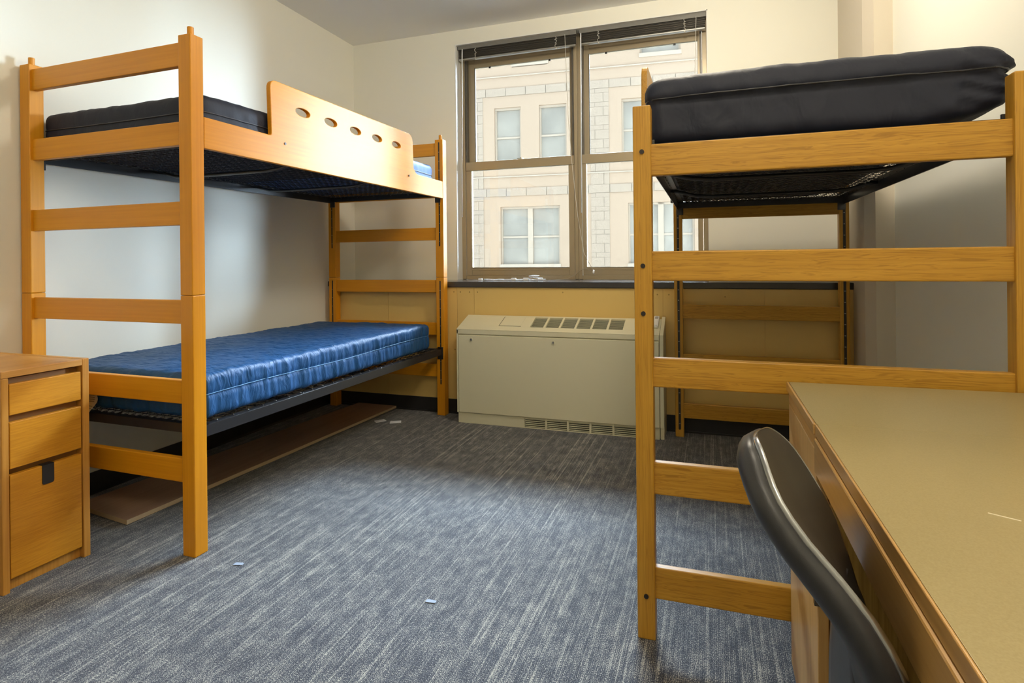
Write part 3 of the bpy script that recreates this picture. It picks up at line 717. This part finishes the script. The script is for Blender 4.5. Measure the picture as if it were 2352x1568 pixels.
# ---------------------------------------------------------------- chair
ch = thing('desk_chair', 'black swivel chair with a curved backrest tucked against the desk', 'chair', (.30, .76, 0))
CO = Vector(ch.location)
def cr(pts, t):
    n = len(pts)-1; f = max(0, min(.99999, t))*n; i = int(f); u = f-i
    p0, p1, p2, p3 = [Vector(pts[max(0, min(n, j))]) for j in (i-1, i, i+1, i+2)]
    return .5*((2*p1)+(-p0+p2)*u+(2*p0-5*p1+4*p2-p3)*u*u+(-p0+3*p1-3*p2+p3)*u**3)
near = [(.040,.735,.872),(.052,.725,.855),(.071,.70,.811),(.107,.685,.764),(.143,.672,.728),(.175,.655,.675),(.194,.65,.60),(.195,.66,.50)]
far = [(.083,.93,.835),(.112,.93,.805),(.148,.925,.743),(.168,.92,.697),(.182,.91,.640),(.195,.90,.60),(.200,.90,.55),(.203,.88,.50)]
def S(a, b):   # a,b in [-1,1]: a near->far, b top->bottom
    t = (b+1)/2; A_, B_ = cr(near, t), cr(far, t); s = (a+1)/2; p = A_.lerp(B_, s)
    return p
def nrm(a, b):
    e = .02; du = S(a+e, b)-S(a-e, b); dv = S(a, b+e)-S(a, b-e); n = du.cross(dv)
    if n.x > 0: n = -n
    return n.normalized()   # points backwards (-x)
def disc(k, n):
    th_ = 2*math.pi*k/n; c, s = math.cos(th_), math.sin(th_); e = 2/3.2
    return math.copysign(abs(c)**e, c), math.copysign(abs(s)**e, s)
NR = 72
def shell(rings, mat_, name, parent, closed_start=False, closed_end=False):
    bm = NB(); R_ = []
    for sc_, dep in rings:
        row = []
        for k in range(NR):
            a, b = disc(k, NR); a *= sc_; b *= sc_; aa, bb = max(-1, min(1, a)), max(-1, min(1, b))
            p = S(aa, bb); n = nrm(max(-.97, min(.97, aa)), max(-.97, min(.97, bb)))
            if sc_ > 1:
                out = (S(aa, bb) - S(aa*.9, bb*.9)); out = out.normalized() if out.length > 0 else out; p = p + out*(sc_-1)
            row.append(bm.verts.new(p + n*dep - CO))
        R_.append(row)
    for A_, B_ in zip(R_, R_[1:]):
        for k in range(NR): bm.faces.new((A_[k], A_[(k+1)%NR], B_[(k+1)%NR], B_[k]))
    if closed_start: bm.faces.new(R_[0])
    if closed_end: bm.faces.new(R_[-1])
    return obj(name, bm, mat_, parent, 0, True)
shell([(.02,.010),(.2,.010),(.4,.009),(.6,.007),(.8,.004),(.93,.001),(.975,.0)], chairF, 'backrest_pad', ch, True)
shell([(.980,.0),(.988,-.0012),(1.0,-.001),(1.001,.003),(1.0,.0065)], chromeM, 'trim_strip', ch)
shell([(.99,.006),(1.004,.0075),(1.006,.018),(1.003,.026),(.985,.032),(.94,.036),(.8,.040),(.5,.041),(.2,.041),(.02,.041)], chairP, 'backrest_shell', ch, False, True)
def rel(p): return Vector(p)-CO
bm = NB()   # back support plate behind the lower back
rows = []
for i in range(9):
    t = i/8; z = .665-.215*t; hw = .05+.045*math.sin(min(1, t*1.3)*math.pi/2)
    rows.append([bm.verts.new(rel((.142 + .014*abs(s/6-.5)*2 - .004*t, .83+ (s/6-.5)*2*hw, z))) for s in range(7)])
for A_, B_ in zip(rows, rows[1:]):
    for k in range(6): bm.faces.new((A_[k], A_[k+1], B_[k+1], B_[k]))
o = obj('back_support', bm, chairP, ch, 0, True); sm = o.modifiers.new('s', 'SOLIDIFY'); sm.thickness = .014; sm.offset = -1
bm = NB(); tube(bm, [rel((.15,.80,.50)), rel((.15,.79,.43)), rel((.19,.78,.385)), rel((.28,.765,.375))], .016, 10); obj('support_arm', bm, chairP, ch, 0, True)
bm = NB()
bmesh.ops.create_cube(bm, size=1, matrix=Matrix.Translation(rel((.385,.76,.43))) @ Matrix.Diagonal((.38,.38,.06,1)))
o = obj('seat', bm, chairF, ch, .028, True, 5)
bm = NB(); cyl(bm, rel((.36,.76,.25)), (0,0,1), .025, .30, 20); obj('gas_column', bm, chairP, ch, 0, False)
for k in range(5):
    a = 2*math.pi*k/5+.3; e = rel((.36,.76,0)) + Vector((math.cos(a)*.24, math.sin(a)*.24, .075)); bm = NB()
    tube(bm, [rel((.36,.76,.115)), rel((.36,.76,.11)).lerp(e, .5)+Vector((0,0,.0)), e], [.024,.02,.014], 8); lg = obj('base_leg', bm, chairP, ch, 0, True)
    bm = NB(); cyl(bm, e+Vector((0,0,-.048)), (math.sin(a), -math.cos(a), 0), .026, .03, 20); obj('castor', bm, chairP, lg, .003)

# ---------------------------------------------------------------- ceiling lamps added for warm fill, out of view
for i, (x, y) in enumerate(((.20, -.9), (.12, .6), (-.10, 2.55))):
    t = thing('ceiling_light', ['round ceiling light near the wall behind the viewer', 'round ceiling light above the desk chair', 'round ceiling light above the loft bed'][i], 'lamp', (x, y, ZC))
    bm = NB(); cyl(bm, (0,0,-.015), (0,0,1), .19, .03, 32); obj('base', bm, whiteM, t)
    bm = NB(); cyl(bm, (0,0,-.045), (0,0,1), .175, .03, 32); obj('diffuser', bm, emitM, t, .01)
    d = bpy.data.lights.new('lamp', 'POINT'); d.shadow_soft_size = .15; d.energy = FILL_LAMP_W*(.36, .38, .80)[i]; d.color = (1, .90, .73)
    o = bpy.data.objects.new('bulb', d); C.objects.link(o); o.parent = t; o.location = (0, 0, -.22)

# ---------------------------------------------------------------- building across the street
fb = thing('facade_building', 'cream stone apartment building seen across the street through the window', 'building', (-4.2, 18.6, -4), .079)
def fz(z): return z+4
X0, X1, ZT = -16, 14, 9.9
bm = NB(); bx(bm, X0, X1, .25, 6, 0, fz(ZT))
# stucco skin with real window holes: strips between openings
obj('rear_wall', bm, jointB, fb)
wins = []
for b in range(-3, 4):
    o_ = 4.22*b
    for fl in (-1, 0, 1, 2):
        dz = 3.36*fl
        if fl in (-1, 0): wins.append((-2.488+o_, -.472+o_, .86+dz, 2.84+dz, 'wide'))
        else:
            dz2 = 3.36*(fl-1)
            wins.append((-2.668+o_, -1.757+o_, 4.22+dz2, 6.17+dz2, 's')); wins.append((-1.134+o_, -.218+o_, 4.22+dz2, 6.17+dz2, 's'))
wins += [(-2.04, -.83, 7.59, 9.4, 't'), (2.14, 3.38, 7.50, 9.4, 't'), (-6.26, -5.05, 7.59, 9.4, 't')]
wins = [w_ for w_ in wins if not (w_[4] == 's' and w_[2] > 5)]
rows_ = sorted({(w_[2], w_[3]) for w_ in wins if w_[4] != 't'}) + [(7.50, 9.4)]
bm = NB(); zprev = -4
for z0, z1 in rows_:
    bx(bm, X0, X1, 0, .25, fz(zprev), fz(z0)); zprev = z1
    xs_ = sorted((w_[0], w_[1]) for w_ in wins if (w_[2] >= z0-.1 and w_[3] <= z1+.01)); xp = X0
    for a, b in xs_:
        bx(bm, xp, a, 0, .25, fz(z0), fz(z1)); xp = b
    bx(bm, xp, X1, 0, .25, fz(z0), fz(z1))
bx(bm, X0, X1, 0, .25, fz(zprev), fz(ZT))
obj('wall', bm, creamB, fb)
for a, b, z0, z1, k in wins:
    bm = NB(); f = .055
    bx(bm, a, a+f, .10, .2, fz(z0), fz(z1)); bx(bm, b-f, b, .10, .2, fz(z0), fz(z1)); bx(bm, a, b, .08, .2, fz(z1-.07), fz(z1)); bx(bm, a-.03, b+.03, -.03, .2, fz(z0-.07), fz(z0+.06))
    zm = (z0+z1)/2 - .02; bx(bm, a, b, .12, .2, fz(zm-.03), fz(zm+.03))
    if k == 'wide': m_ = (a+b)/2; bx(bm, m_-.085, m_+.085, .08, .2, fz(z0), fz(z1))
    fr = obj('window', bm, trimB, fb); bm = NB(); bx(bm, a+.02, b-.02, .16, .18, fz(z0), fz(z1)); obj('pane', bm, glassB, fr)
bm = NB()
for fl in (-1, 0, 1, 2):
    zb = 3.20 + 3.36*fl; x = X0
    while x < X1: bx(bm, x+.006, x+.674, -.03, 0, fz(zb), fz(zb+.26)); x += .6867
    # quoin piers between window bays
    if fl == 2: continue
    for b in range(-4, 4):
        q0, q1 = .555+4.22*b, 1.15+4.22*b; z = zb+.01-.148*0; z = zb-3.36+.26
        hs = [.43,.29,.30,.15,.29,.30,.15,.30,.29,.15,.30,.14]; i = 0
        while z < zb-.02:
            h = min(hs[i % len(hs)], zb-z); sp_ = q0 + (.15 if i % 2 else .42)
            bx(bm, q0, sp_-.006, -.02, 0, fz(z)+.008, fz(z+h)); bx(bm, sp_+.006, q1, -.02, 0, fz(z)+.008, fz(z+h)); z += h; i += 1
obj('stone_bands', bm, stoneB, fb)
bm = NB()
for fl in (-1, 0, 1, 2):
    zb = 3.20+3.36*fl; bx(bm, X0, X1, -.008, .001, fz(zb), fz(zb+.26))
for fl in (-1, 0, 1):
    for b in range(-4, 4): bx(bm, .555+4.22*b, 1.15+4.22*b, -.006, .001, fz(3.20+3.36*(fl-1)+.26), fz(3.2+3.36*fl))
obj('mortar_joints', bm, jointB, fb)
for fl in (-1, 0, 1, 2):
    z = 3.83+3.36*fl; bm = NB(); bx(bm, X0, X1, -.05, 0, fz(z), fz(z+.035)); obj('ledge', bm, trimB, fb)
bm = NB(); bx(bm, X0-.2, X1+.2, -.4, 6, fz(ZT), fz(ZT)+.4); obj('cornice', bm, trimB, fb)
bm = NB(); bx(bm, -30, 30, 4.6, 40, -4.3, -4.02); struct(obj('street', bm, groundM), 'street surface below the window', 'street')
